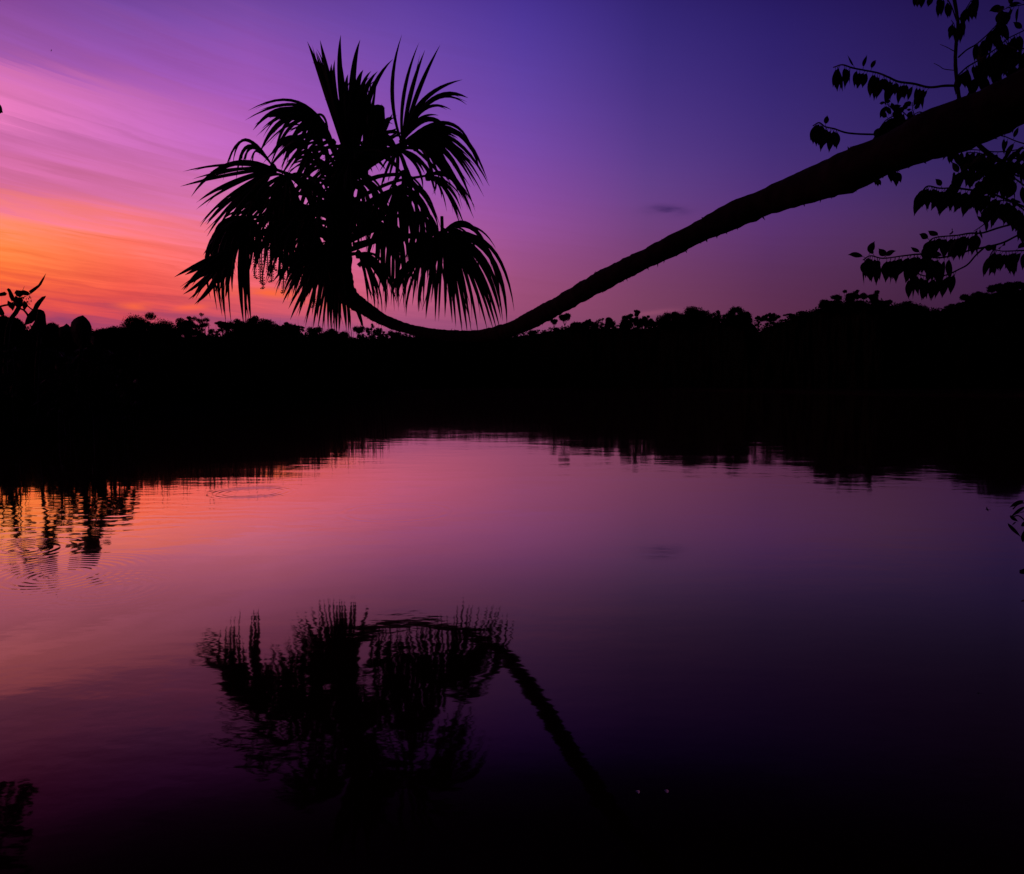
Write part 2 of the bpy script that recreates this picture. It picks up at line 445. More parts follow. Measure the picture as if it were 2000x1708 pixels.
def fan_leaf(hub, keys, n, width=9, dep=0.0, spread=0.8, root=None, jm=5, jt=7, lenvar=.12, seed=0, prof=prof_seg, exact=True, mids=True, pet_w=7):
    """hub px, keys [(mx,my,tx,ty)], n extra interpolated segments. Every segment is an arc in depth as well."""
    rnd = random.Random(seed * 31 + 5)
    if n > 11: n = int(n * .68)
    mb = MB()
    segs = []
    if exact: segs += [(k, 1.03) for k in keys]
    for i in range(n):
        q = (i + rnd.random()) / n * (len(keys) - 1)
        a = int(q); f = q - a; b = min(a + 1, len(keys) - 1)
        k = [keys[a][j] * (1 - f) + keys[b][j] * f for j in range(4)]
        k[0] += rnd.gauss(0, jm); k[1] += rnd.gauss(0, jm); k[2] += rnd.gauss(0, jt); k[3] += rnd.gauss(0, jt)
        segs.append((k, rnd.uniform(1 - lenvar * 2.2, 1.02)))
    H = np.array(hub, float)
    for k, ls in segs:
        m = np.array(k[:2], float); t = np.array(k[2:], float)
        dm, dt = rnd.uniform(-1, 1) * spread * .45, rnd.uniform(-1, 1) * spread * .7
        P = []
        NS = 13
        for i in range(NS):
            s = i / (NS - 1) * ls
            q = bez(H, m, t, s)
            dd = PD + dep + bez(0.0, dm, dt, s)
            P.append(at(q[0], q[1], dd))
        ribbon(mb, P, width * rnd.uniform(.6, 1.2), PD, prof, rnd, facing=.4)
        if rnd.random() < .6:  # torn strip beside the segment
            t2 = t + np.array([rnd.uniform(-13, 13), rnd.uniform(-6, 12)])
            P2 = [P[i] if i < 6 else P[i].lerp(at(*bez(H, m, t2, i / (NS-1) * ls * .93), PD + dep + bez(0.0, dm, dt, i/(NS-1)*ls)), (i - 5) / 7) for i in range(NS)]
            ribbon(mb, P2, width * .35, PD, prof, rnd)
    # small costa knot at the hub
    hp = at(hub[0], hub[1], PD + dep)
    tube(mb, [hp + Vector((0, 0, -.10)), hp, hp + Vector((0, 0, .06))], [.05, .075, .03], 6)
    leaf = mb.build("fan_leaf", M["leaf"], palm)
    if root is not None:
        r0 = at(root[0], root[1], PD + rnd.uniform(-.1, .1)); r1 = hp
        mid = (r0 + r1) / 2 + Vector((0, 0, (r1 - r0).length * .06))
        pb = MB()
        P = [tuple(r0), tuple(mid), tuple(r1)]
        P = catmull(P, 5)
        tube(pb, P, [pet_w * PD / F / 2 * (1.5 - .7 * i / (len(P)-1)) for i in range(len(P))], 7)
        pb.build("petiole", M["bark"], leaf, smooth=True)
    return leaf

# --- upright spear leaves at the top
fan_leaf((690, 352), [(640,190,602,86),(645,200,618,106),(649,185,626,83),(656,210,647,128),(667,180,665,73),(672,200,666,120),(676,215,679,147),(687,185,702,82),(690,215,694,140),(692,210,708,139),(698,210,723,141),(701,215,735,142),(715,205,764,119)],
         14, 12.5, -0.1, .5, root=(672,340), jm=3, jt=3, lenvar=.25, seed=1, prof=prof_wide)
fan_leaf((688, 345), [(656,240,640,180),(672,235,668,165),(690,235,700,170),(706,245,722,190)], 18, 12, .5, .5, root=(670,345), seed=2, jm=4, jt=8, prof=prof_wide)
fan_leaf((712, 345), [(712,240,712,170),(718,245,724,160),(722,245,735,165),(726,260,745,205),(716,270,722,200)], 10, 10, .3, .4, seed=62, jm=3, jt=5, prof=prof_wide)
# --- right hand upper leaf with a stiff fan and drooping side
fan_leaf((786, 282), [(766,180,783,74),(788,185,816,89),(800,190,828,103),(815,185,857,93)], 0, 9.5, .3, .3, root=(700,330), seed=3, prof=prof_wide)
fan_leaf((786, 275), [(826,196,898,157),(846,196,908,202),(828,214,878,213),(835,232,880,262)], 2, 10, .1, .3, seed=4, jm=3, jt=4)
fan_leaf((790, 278), [(875,248,941,323),(881,254,949,344),(876,268,952,356),(872,276,941,357),(864,276,941,376),(862,288,925,403),(850,292,921,416),(850,310,905,388),(840,318,890,385)],
         26, 8.5, 0, .8, root=(705,335), seed=5, jm=6, jt=9)
fan_leaf((776, 292), [(742,262,700,284),(738,276,694,308),(744,296,708,335),(758,325,742,372),(776,330,770,368),(792,325,798,372),(812,322,826,368),(824,318,850,378)], 16, 6.5, -.4, .7, seed=6, root=(700,345))
# --- left upper leaves
fan_leaf((650, 278), [(585,201,491,213),(588,207,486,231),(588,214,503,240),(585,222,505,262),(590,235,512,290),(600,250,540,310),(610,268,572,322),(622,288,600,332)], 18, 7.5, 0, .8, root=(668,335), seed=7, jm=6, jt=8)
fan_leaf((610, 232), [(550,214,497,251),(556,222,515,266),(552,236,508,298),(565,250,528,324),(578,258,550,332),(592,262,575,318),(604,262,598,300),(630,226,642,262)], 14, 8, .4, .6, root=(664,320), seed=8, jm=5, jt=8)
fan_leaf((690, 300), [(655,285,610,300),(660,305,620,335),(672,325,650,372),(690,330,690,385),(708,322,724,372),(722,302,752,330),(716,285,742,290)], 24, 7, -.6, .8, root=(670,350), seed=9)
# --- left middle leaf
fan_leaf((535, 330), [(452,322,363,334),(455,332,380,349),(452,341,358,363),(447,322,377,379),(450,357,389,392),(450,364,386,407),(446,383,392,441),(452,388,405,437),(456,394,406,459),(470,388,430,438),(482,385,450,425),(500,385,480,440)],
         6, 8, 0, .8, root=(655,395), seed=10, jm=5, jt=7)
fan_leaf((533, 326), [(476,274,437,346),(486,285,462,345),(500,295,494,330)], 3, 6.5, .2, .4, seed=11, jm=3, jt=5)
fan_leaf((560, 345), [(520,345,478,385),(520,365,490,420),(535,380,515,445),(555,385,548,450),(575,380,585,440),(592,368,612,420),(590,340,620,362)], 26, 8, -.5, .9, root=(655,400), seed=12)
# --- left lower leaf
fan_leaf((490, 425), [(460,414,434,432),(432,444,405,500),(414,470,409,576),(424,472,422,597),(432,478,432,608),(441,480,440,622),(450,490,451,628),(460,480,453,565),(470,500,475,627),(480,505,480,628),(474,500,485,619),(492,470,486,533),(505,465,500,520)],
         22, 9.5, 0, .8, root=(655,440), seed=13, jm=5, jt=9)
fan_leaf((452, 485), [(396,511,343,540),(404,521,357,564),(405,527,364,557),(406,538,360,574),(410,543,370,584),(415,552,381,594),(426,532,404,566),(434,535,420,570),(446,540,440,580)], 9, 9, -.3, .5, root=(560,440), seed=14, jm=3, jt=5)
fan_leaf((470, 440), [(430,450,415,500),(440,465,430,525),(455,475,452,530),(475,480,480,535),(492,475,505,520)], 20, 8.5, .4, .7, seed=15, root=(600,430))
# --- middle drooping leaves
fan_leaf((580, 400), [(545,400,510,450),(545,420,520,490),(555,440,540,510),(572,445,565,520),(590,445,592,520),(605,435,618,505),(612,415,640,470)], 26, 8, .5, .9, root=(655,430), seed=16)
fan_leaf((615, 350), [(575,345,540,380),(580,368,555,420),(595,385,580,450),(615,392,612,455),(635,385,645,450),(645,365,668,415)], 11, 6.5, .6, .9, root=(668,380), seed=17)
fan_leaf((575, 430), [(540,445,520,475),(548,465,528,505),(562,470,552,515),(585,470,588,520),(602,465,615,520),(612,450,640,510)], 18, 8, -.6, .8, root=(655,460), seed=18)
fan_leaf((700, 360), [(670,365,650,420),(685,385,672,455),(702,390,700,470),(718,385,730,450),(728,370,750,420)], 12, 7, .6, .9, root=(672,400), seed=19)
fan_leaf((705, 400), [(688,430,682,490),(700,435,700,495),(714,435,722,485),(724,425,742,470)], 9, 7, -.7, .8, root=(672,430), seed=20)
# --- right centre leaf
fan_leaf((772, 368), [(828,374,858,462),(822,392,852,478),(812,400,838,498),(804,408,826,518),(797,418,812,530),(790,428,802,556),(783,448,787,574),(774,458,772,580),(763,450,757,556),(754,440,747,540),(745,420,734,505),(738,400,722,470)],
         24, 8, 0, .8, root=(690,420), seed=21, jm=5, jt=9)
fan_leaf((836, 343), [(850,352,848,378),(858,362,872,410),(874,362,900,408),(870,372,899,441),(875,374,907,441),(885,352,921,416),(880,344,925,400)], 6, 5.5, .4, .5, root=(690,392), seed=22, jm=3, jt=5, pet_w=5.5)
# --- right lower leaf
fan_leaf((866, 458), [(956,481,1003,598),(956,498,990,625),(944,505,981,619),(936,508,977,615),(930,518,975,637),(924,520,968,637),(918,520,962,639),(912,520,950,637),(905,520,933,645),(897,528,920,645),(892,530,912,645),(885,530,902,645),(880,530,890,633),(875,530,883,625),(869,530,869,615),(860,538,857,623),(855,538,850,623),(843,536,832,618),(828,528,817,605),(812,530,793,614),(805,525,789,598),(795,528,776,587),(786,528,768,580)],
         8, 8.5, 0, .7, root=(672,492), seed=23, jm=4, jt=7)
fan_leaf((866, 452), [(905,438,945,470),(915,440,955,490),(925,450,960,520),(910,460,940,540),(895,470,915,550),(880,490,890,560),(850,490,835,560),(838,480,815,540),(830,470,800,520)], 11, 6.5, .4, .6, seed=24)
# --- lower centre leaf hanging behind the trunk
fan_leaf((652, 472), [(580,500,539,572),(590,530,553,590),(602,535,565,600),(600,555,568,622),(608,548,584,615),(617,555,597,635),(628,558,612,636),(634,560,621,641),(639,560,630,642),(643,560,641,644),(647,562,647,644),(651,562,653,645),(655,565,657,648),(661,568,662,647),(668,570,676,641),(677,578,684,644),(690,580,709,639)],
         5, 8.5, .4, .6, root=(664,455), seed=25, jm=3, jt=5)
fan_leaf((640, 490), [(575,505,545,545),(590,520,570,570),(610,530,595,590),(630,535,622,600),(650,540,648,600),(668,535,675,590)], 16, 8, -.4, .6, seed=26, root=(664,490))
fan_leaf((700, 495), [(712,530,719,593),(722,536,732,601),(730,542,738,607),(735,550,746,612),(745,545,753,607),(742,522,758,589),(750,515,770,601),(715,545,726,585)], 12, 6, .2, .5, root=(668,505), seed=27, jm=5, jt=7)
fan_leaf((738, 268), [(722,240,712,215),(735,245,722,222),(752,238,768,232),(760,258,785,262),(722,262,705,262)], 16, 6, .5, .5, root=(690,330), seed=28)
fan_leaf((600, 300), [(570,268,530,300),(575,278,520,335),(585,292,545,350),(600,310,575,360),(618,300,628,350)], 20, 7, -.5, .8, root=(668,350), seed=29)
fan_leaf((530, 400), [(495,385,440,420),(490,395,425,450),(500,405,455,470),(515,425,480,490),(535,435,515,500),(550,420,545,490)], 24, 8, .5, .8, root=(655,430), seed=30)
fan_leaf((820, 420), [(795,440,780,520),(808,450,795,545),(822,452,815,560),(838,450,838,560),(850,440,856,520)], 16, 7, -.6, .7, root=(690,450), seed=31)
fan_leaf((745, 440), [(725,470,712,530),(738,480,730,550),(750,485,748,575),(765,480,768,570),(778,468,785,560)], 14, 7, .6, .7, root=(675,470), seed=32)
fan_leaf((600, 455), [(560,470,520,530),(572,485,545,560),(590,500,572,575),(605,505,595,590),(620,495,622,570)], 16, 8, .5, .7, root=(660,480), seed=33)
fan_leaf((632, 292), [(590,245,540,262),(600,240,560,238),(612,240,590,218),(600,262,548,292),(605,280,560,325),(615,300,590,345),(640,300,640,350)], 20, 6.5, .3, .8, root=(668,350), seed=51, jm=8, jt=14)
fan_leaf((722, 300), [(712,262,690,232),(730,258,735,215),(748,262,765,225),(762,272,800,250),(765,290,810,292),(755,310,790,345),(700,275,672,255)], 22, 6.5, -.3, .8, root=(680,350), seed=52, jm=8, jt=12)
fan_leaf((812, 285), [(840,250,885,262),(850,262,905,300),(848,275,900,335),(842,290,880,360),(832,300,852,365)], 18, 7, .4, .8, root=(720,325), seed=53, jm=8, jt=14)
fan_leaf((790, 340), [(775,350,755,400),(785,365,772,430),(800,370,800,440),(815,372,824,440),(820,362,842,410)], 14, 6, -.5, .8, root=(690,365), seed=54, jm=8, jt=14)
fan_leaf((560, 375), [(515,372,455,405),(518,385,452,430),(525,395,470,455),(535,408,500,475),(550,415,535,480),(565,415,570,475)], 26, 7.5, .7, .8, root=(655,410), seed=55, jm=9, jt=14)
fan_leaf((625, 400), [(590,410,560,450),(605,425,585,480),(620,432,612,500),(640,430,640,500),(650,420,665,470)], 20, 7, -.9, .9, root=(665,420), seed=56, jm=9, jt=14)
fan_leaf((545, 440), [(515,455,478,500),(520,468,492,530),(538,475,520,545),(550,478,542,540),(565,470,570,530)], 18, 7.5, .3, .8, root=(655,455), seed=57, jm=7, jt=12)
fan_leaf((735, 395), [(715,410,695,460),(725,425,715,490),(738,432,735,510),(752,428,760,500),(758,415,780,460)], 9, 6.5, .7, .9, root=(675,420), seed=58, jm=8, jt=14)
fan_leaf((600, 480), [(575,500,548,548),(585,515,560,578),(600,525,585,600),(615,528,610,612),(630,520,635,600)], 12, 8, .7, .8, root=(660,500), seed=59, jm=6, jt=12)
fan_leaf((830, 465), [(808,490,790,560),(818,500,806,590),(830,505,826,600),(845,505,850,600),(855,495,872,585)], 10, 8, .6, .8, root=(690,480), seed=60, jm=6, jt=12)
fan_leaf((772, 445), [(752,480,740,575),(758,490,752,592),(768,495,764,590),(778,495,778,600),(788,490,792,592),(795,475,806,560)], 3, 7, -.4, .7, root=(685,470), seed=63, jm=4, jt=8)
fan_leaf((535, 448), [(515,470,496,535),(522,480,512,548),(532,485,526,540),(545,485,545,558),(555,475,562,545)], 4, 7, .6, .7, root=(655,465), seed=64, jm=5, jt=9)
fan_leaf((640, 330), [(600,300,560,318),(598,315,555,350),(608,335,575,385),(625,350,605,400),(645,350,642,400)], 9, 6.5, .2, .8, root=(668,370), seed=65, jm=6, jt=10)
# fused heart of the crown: more short segments all round the growing point
for k, (hx, hy, dp) in enumerate([(665, 330, .3), (690, 345, -.3), (650, 380, .2)]):
    ks = [(hx + 38 * math.cos(a), hy - 26 * math.sin(a) + 14, hx + 72 * math.cos(a), hy - 40 * math.sin(a) + 58) for a in np.linspace(-.5, math.pi + .5, 9)]
    fan_leaf((hx, hy), ks, 3, 6.5, dp, .9, root=(668, hy + 40), seed=40 + k)

# cut leaf bases
for (x0, y0, x1, y1, wd, d) in [(742, 290, 739, 209, 25, .2), (864, 470, 863, 423, 7, 0), (640, 470, 622, 440, 8, -.2), (690, 420, 712, 398, 9, -.25), (655, 360, 636, 338, 9, -.2), (700, 520, 712, 508, 8, -.2)]:
    mb = MB(); a, b = at(x0, y0, PD + d), at(x1, y1, PD + d)
    r_ = wd * PD / F / 2
    tube(mb, [a, a.lerp(b, .5), b], [r_ * 1.15, r_, r_ * .92], 7, rough=.08)
    mb.build("leaf_stub", M["bark"], palm)
# hanging strings of small fruits
for si_, (x0, y0, x1, y1, curl) in enumerate([(500,440,498,545,5), (505,445,509,556,6), (512,430,514,565,-3), (522,440,524,540,4), (530,430,531,552,-6), (538,450,536,530,5), (545,440,549,545,4), (552,450,558,530,-4),
                                           (560,470,553,574,-3), (571,460,566,540,3), (590,480,589,553,3), (601,490,598,545,3), (657,520,657,592,2), (612,560,613,602,-5), (549,380,547,440,0), (558,380,553,450,0), (567,370,562,450,0)]):
    mb = MB(); rnd = random.Random(si_)
    dd = PD - .55 + rnd.uniform(-.3, .3)
    q = catmull([(x0 + rnd.uniform(-6, 6), y0), ((x0*.6 + x1*.4) + rnd.uniform(-2, 2), y0*.5 + y1*.5), (x1, y1 - 8), (x1 + curl, y1)], 10)
    P = [at(a[0], a[1], dd) for a in q]
    tube(mb, P, [.011] * len(P), 5)
    acc = 0
    for i in range(1, len(P)):
        acc += (P[i] - P[i-1]).length
        if acc > .032:
            acc = 0
            for sg in (-1, 1):
                c = P[i] + Vector((sg * .026, rnd.uniform(-.01, .01), .004))
                mb.add([c + Vector(v) * .014 for v in ((1, 0, 0), (-1, 0, 0), (0, 1, 0), (0, -1, 0), (0, 0, 1), (0, 0, -1))],
                       [(0, 2, 4), (2, 1, 4), (1, 3, 4), (3, 0, 4), (2, 0, 5), (1, 2, 5), (3, 1, 5), (0, 3, 5)])
    mb.build("fruit_string", M["fruit"], palm)

# ------------------------------------------------------------------ near broad leaves
def leaf_mesh(mb, base_p, d, ln, wd, rnd, droop=.25, n=8):
    """ovate leaf with a drawn-out tip, folded along the midrib and bending downwards"""
    d = d.normalized()
    ax = (Vector((0, 1, 0)) + rvec(rnd) * rnd.choice((.25, .5, .9))).normalized()
    p = base_p.copy(); vs, fs = [], []
    for i in range(n + 1):
        t = i / n
        w_ = wd * .5 * (math.sin(math.pi * min(1, t * 1.08) ** .85) ** .85 if t < .9 else 0) if 0 < t < 1 else 0
        if t >= .88: w_ = wd * .5 * .16 * (1 - t) / .12
        s = d.cross(ax).normalized(); u = s.cross(d)
        vs += [p - s*w_ + u*w_*.25, p.copy(), p + s*w_ + u*w_*.25]
        p = p + d * (ln / n)
        d = (d + Vector((0, 0, -droop / n * 2))).normalized()
    for i in range(n):
        a = 3*i
        fs += [(a, a+1, a+4, a+3), (a+1, a+2, a+5, a+4)]
    mb.add(vs, fs)

def branch(parent, pts, d, r_px=1.6, leaves=10, ln=40, wd=17, t0=.15, down=1.0, seed=0, up=.12, dv=.12, name="branch", out=0.35, r_end=.5):
    rnd = random.Random(seed)
    q = catmull([(x, y, d + math.sin(i * 1.7 + seed) * dv) for i, (x, y) in enumerate(pts)], 5)
    P = [at(a[0], a[1], a[2]) for a in q]
    mb = MB(); s = d / F
    tube(mb, P, [r_px * s * (1 - (1 - r_end) * i / len(P)) for i in range(len(P))], 6, rough=.12, nscale=40)
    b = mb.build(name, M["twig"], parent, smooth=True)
    if leaves:
        leaves = int(leaves * 1.6); wd = wd * .8; ln = ln * .95
        lb = MB()
        for k in range(leaves):
            t = t0 + (1 - t0) * (k + rnd.random() * .7) / leaves
            i = min(len(P) - 2, int(t * (len(P) - 1)))
            tg = (P[i+1] - P[i]).normalized()
            dr = Vector((0, 0, -down)) + tg * out + rvec(rnd) * .42
            short = 1.0
            if rnd.random() < up: dr = Vector((rnd.uniform(-.8, .8), rnd.uniform(-.5, .5), rnd.uniform(.2, .8))); short = .6
            dr.normalize()
            st_ = P[i] + dr * .006
            pe = st_ + dr * ln * s * .1
            tube(lb, [st_, pe], [.5 * s, .4 * s], 4)
            leaf_mesh(lb, pe, dr, ln * s * rnd.uniform(.72, 1.2) * short, wd * s * rnd.uniform(.8, 1.25) * short ** .5, rnd, droop=rnd.uniform(.1, .7))
        lb.build("leaves", M["broad"], b)
    return b

BD = 5.7
tree_base = Vector((6.3, 5.9, 3.0))
bt = empty("broadleaf_tree", tree_base)
tag(bt, "broadleaf tree reaching drooping leafy twigs in behind the thick end of the leaning palm trunk", "tree")
mb = MB()
tube(mb, catmull([(6.3, 5.9, 2.2), (6.2, 5.85, 3.6), (6.0, 5.8, 5.2), (5.9, 5.8, 7.0), (6.0, 5.9, 9.0)], 6), list(np.linspace(.17, .06, 25)), 12, rough=.06)
mb.build("trunk", M["wood"], bt, smooth=True)
B = lambda *a, **k: branch(bt, *a, **k)
B([(2560,640),(2300,470),(2120,400),(2000,340),(1930,300),(1890,255),(1876,205),(1869,160),(1866,120),(1868,80),(1871,45),(1866,15),(1858,-30),(1856,-80)], BD, 5.2, 0, seed=1, r_end=.42, dv=.05)
B([(1866,120),(1868,80),(1872,42),(1868,5),(1860,-30)], BD, 1.2, 0, seed=2, dv=.02)
B([(1872,168),(1845,168),(1815,171),(1785,164),(1755,160),(1735,151),(1715,143),(1690,138),(1665,133),(1645,127),(1628,132)], BD, 2.3, 24, 40, 15, .2, seed=3)
B([(1890,262),(1800,264),(1712,263),(1675,262),(1650,259),(1630,252),(1612,248),(1600,240),(1588,246)], BD, 2.0, 15, 36, 15, .58, seed=4)
B([(2080,440),(1990,400),(1940,380),(1900,372),(1865,368),(1835,368),(1812,364),(1800,376)], BD, 2.3, 30, 42, 20, .22, seed=5)
B([(1990,345),(1950,330),(1915,322),(1885,330),(1868,350),(1852,372)], BD, 1.8, 22, 40, 20, .1, seed=6, up=.25)
B([(2010,370),(1975,345),(1945,338),(1920,352),(1905,380)], BD+.2, 1.6, 26, 42, 21, .1, seed=7, up=.2)
B([(2020,320),(1985,310),(1950,312),(1915,300),(1890,298)], BD+.1, 1.6, 22, 38, 19, .1, seed=8, up=.2)
B([(2060,480),(2020,430),(1985,400),(1955,392),(1930,398)], BD, 1.6, 20, 44, 22, .15, seed=9, up=.1)
B([(2100,420),(2000,434),(1955,444),(1920,455),(1895,456),(1870,460),(1845,462),(1822,466),(1810,478)], BD, 2.2, 22, 42, 19, .42, seed=10)
B([(2100,420),(2000,455),(1960,474),(1925,483),(1895,489),(1868,498),(1830,504),(1800,497),(1765,500),(1725,505),(1700,500),(1686,508)], BD, 2.2, 30, 46, 19, .5, seed=11)
B([(1922,484),(1905,500),(1890,517),(1872,527),(1850,537),(1825,541),(1800,538),(1788,532),(1776,543)], BD, 1.8, 15, 44, 18, .4, seed=12)
B([(1937,424),(1920,440),(1902,452)], BD, 1.3, 3, 26, 9, .2, seed=13)
B([(2090,480),(2030,488),(1990,490),(1960,491),(1942,489),(1934,498)], BD, 1.7, 16, 42, 18, .3, seed=14)
B([(2090,300),(2030,288),(1990,278),(1965,268),(1948,262)], BD+.3, 1.5, 5, 30, 12, .2, seed=15)
B([(2060,270),(2000,290),(1950,297),(1905,293),(1862,293)], BD+.3, 1.4, 7, 32, 13, .2, seed=16)
B([(1872,112),(1888,98),(1905,88),(1922,74),(1938,58),(1950,44),(1956,28),(1958,14)], BD, 1.5, 15, 40, 19, .25, seed=17, up=.12)
B([(1872,147),(1888,132),(1908,120),(1930,106),(1950,92),(1968,76),(2000,60),(2060,30)], BD, 1.6, 20, 42, 19, .1, seed=18)
B([(1905,150),(1930,130),(1960,128),(1990,124),(2060,110)], BD, 1.5, 14, 42, 20, .05, seed=19)
B([(2080,60),(2030,80),(2000,95),(1975,92),(1962,78)], BD, 1.5, 9, 42, 22, .2, seed=20)
B([(1872,40),(1885,20),(1900,-5),(1915,-40)], BD, 1.0, 5, 34, 15, .3, seed=21)
B([(1868,40),(1856,8),(1840,-8),(1810,-12),(1775,-14)], BD, 1.2, 7, 30, 13, .3, seed=22)
B([(1868,103),(1850,93),(1836,87)], BD, .8, 0, seed=23)
B([(1868,138),(1856,137),(1843,135),(1834,129),(1824,124)], BD, .9, 0, seed=24)
B([(1868,88),(1863,70),(1864,50),(1858,40)], BD, 1.0, 4, 28, 12, .5, seed=25)
B([(1870,40),(1882,36),(1886,40)], BD, .9, 3, 40, 18, .4, seed=26)
B([(2080,-10),(2020,5),(1975,14),(1958,20)], BD, 1.2, 7, 34, 17, .3, seed=27, down=.4, up=.4)

for k, (x1, y1, dp) in enumerate([(2500,-500,5.5),(3000,-300,6.2),(2750,-900,7.0),(2350,-1000,6.4),(3100,-800,5.2),(2650,-1300,6.0),(2900,-50,7.0),(2450,-200,7.4)]):
    branch(bt, [(2440 + 8 * k, -250 - 90 * k), (0.5 * (2440 + x1), 0.5 * (y1 - 250 - 90 * k) - 60), (x1, y1)], dp, 3.5, 46, 44, 22, .25, seed=90 + k, dv=.3)
# vine clump on the trunk
vb = at(1775, 250, 4.65)
vine = empty("epiphyte_plant", vb)
tag(vine, "small leafy epiphyte clump growing on top of the thick end of the leaning palm trunk", "plant")
V = lambda *a, **k: branch(vine, *a, name="stem", **k)
V([(1790,250),(1770,225),(1758,215),(1752,210)], 4.7, 1.2, 9, 24, 17, .2, seed=31, up=.3, dv=.05)
V([(1790,240),(1783,215),(1782,200)], 4.7, 1.0, 5, 18, 12, .3, seed=32, up=.5, dv=.05)
V([(1765,245),(1748,220),(1735,206),(1728,203)], 4.7, 1.0, 6, 20, 12, .3, seed=33, up=.3, dv=.05)
V([(1780,255),(1755,228),(1735,232),(1722,245),(1712,262)], 4.7, 1.3, 18, 32, 16, .15, seed=34, dv=.05)
V([(1820,240),(1800,220),(1785,224),(1770,235)], 4.65, 1.3, 12, 24, 16, .1, seed=35, up=.1, dv=.05)
hv = empty("hanging_vine", at(1745, 335, 4.6))
tag(hv, "short vine leaves hanging from the underside of the leaning palm trunk", "plant")
W = lambda *a, **k: branch(hv, *a, name="stem", **k)
W([(1735,318),(1745,330),(1757,335)], 4.62, 1.2, 7, 26, 13, .3, seed=36, up=0, dv=.03)
W([(1700,338),(1712,346),(1718,350)], 4.8, 1.0, 3, 14, 8, .4, seed=37, up=0, dv=.03)
W([(1840,285),(1860,292),(1870,300)], 4.3, 1.2, 6, 24, 14, .3, seed=38, up=0, dv=.03)

# shrub at the right edge, low over the water
sb = empty("bank_shrub", Vector((3.7, 3.3, 1.2)))
tag(sb, "thin shrub poking narrow leaves over the dark water at the right edge", "shrub")
S_ = lambda *a, **k: branch(sb, *a, name="stem", **k)
S_([(2500,1120),(2250,1060),(2080,1010),(2010,985),(1990,985),(1978,995)], 3.0, 2.2, 0, seed=41, dv=.04)
S_([(2100,1080),(2030,1040),(2005,1020),(1990,1008),(1978,1010)], 3.0, 1.8, 0, seed=42, dv=.04)
lb = MB(); rnd = random.Random(5)
for (x0, y0, x1, y1, wd) in [(2000,978,1970,991,9),(2003,990,1972,1010,8),(1972,1008,1990,1018,8),(1968,1022,1996,1050,9),(2004,1000,1980,1004,7),(1994,1028,2016,1014,9),(1998,1060,2000,1035,8),(1985,1020,1976,1026,4),(2015,1120,1991,1112,22),(2004,1175,1994,1172,10)]:
    a, b = at(x0, y0, 3.0 + rnd.uniform(-.1, .1)), at(x1, y1, 3.0 + rnd.uniform(-.1, .1))
    leaf_mesh(lb, a, b - a, (b - a).length, wd * 3 / F, rnd, droop=.05)
lb.build("leaves", M["broad"], sb)

# leaf tip entering at the left edge
OD = 14.5
lt = empty("overhanging_tree", at(-420, 750, OD) - Vector((0, 0, 1.9)))
tag(lt, "tree off the left edge with a single leafy branch tip just entering the sky", "tree")
branch(lt, [(-420, 900), (-430, 600), (-400, 300), (-380, 0)], OD, 14, 0, seed=50, name="trunk", dv=.0)
branch(lt, [(-410, 420), (-300, 300), (-150, 235), (-40, 210), (-14, 208)], OD, 4, 26, 34, 20, .25, seed=51, dv=.1)
branch(lt, [(-400, 330), (-300, 200), (-200, 130), (-120, 100)], OD, 4, 30, 36, 22, .2, seed=52)
branch(lt, [(-410, 500), (-320, 420), (-220, 350), (-150, 330)], OD, 4, 30, 36, 22, .2, seed=53)
branch(lt, [(-400, 300), (-250, 190), (-120, 140), (-60, 120), (-26, 112)], OD, 4, 40, 36, 22, .3, seed=54, dv=.1)
branch(lt, [(-400, 200), (-220, 100), (-110, 60), (-28, 40)], OD, 4, 40, 36, 22, .3, seed=55, dv=.1)
branch(lt, [(-380, 100), (-220, 20), (-110, -20), (-30, -40)], OD, 4, 40, 36, 22, .3, seed=56, dv=.1)
branch(lt, [(-380, 330), (-200, 220), (-120, 190), (-30, 168)], OD, 4, 34, 34, 20, .4, seed=57, dv=.1)
lb = MB(); a, b = at(-14, 208, OD), at(5, 218, OD)
leaf_mesh(lb, a, b - a, (b - a).length * 1.1, 19 * OD / F, random.Random(2), droop=.1)
lb.build("leaves", M["broad"], lt)

# ------------------------------------------------------------------ arum plants at the left
def blade(mb, outline, d, bulge=0.052, thick=.006, inset=True, cx=None):
    """leaf blade from an outline, cupped in depth and given thickness"""
    n = len(outline)
    mx_, my_ = sum(p[0] for p in outline) / n, sum(p[1] for p in outline) / n
    if cx: mx_, my_ = cx
    front, back = [], []
    rings = [1.0, .8, .5, 0.0]
    vs, fs = [], []
    for side in (0, 1):
        b0 = len(vs)
        for k, s in enumerate(rings[:-1]):
            for (x, y) in outline:
                px, py = mx_ + (x - mx_) * s, my_ + (y - my_) * s
                dd = d - bulge * (1 - s * s) * 2 + bulge * math.sin(px * .11) * .8 + side * thick
                vs.append(at(px, py, dd))
        vs.append(at(mx_, my_, d - bulge * 2 + bulge * math.sin(mx_ * .11) * .8 + side * thick))
        for k in range(len(rings) - 2):
            for i in range(n):
                j = (i + 1) % n
                fs.append((b0 + k*n + i, b0 + k*n + j, b0 + (k+1)*n + j, b0 + (k+1)*n + i))
        for i in range(n):
            fs.append((b0 + (len(rings)-2)*n + i, b0 + (len(rings)-2)*n + (i+1) % n, b0 + (len(rings)-1)*n))
    h_ = len(vs) // 2
    for i in range(n):
        j = (i + 1) % n
        fs.append((i, j, h_ + j, h_ + i))
    mb.add(vs, fs)

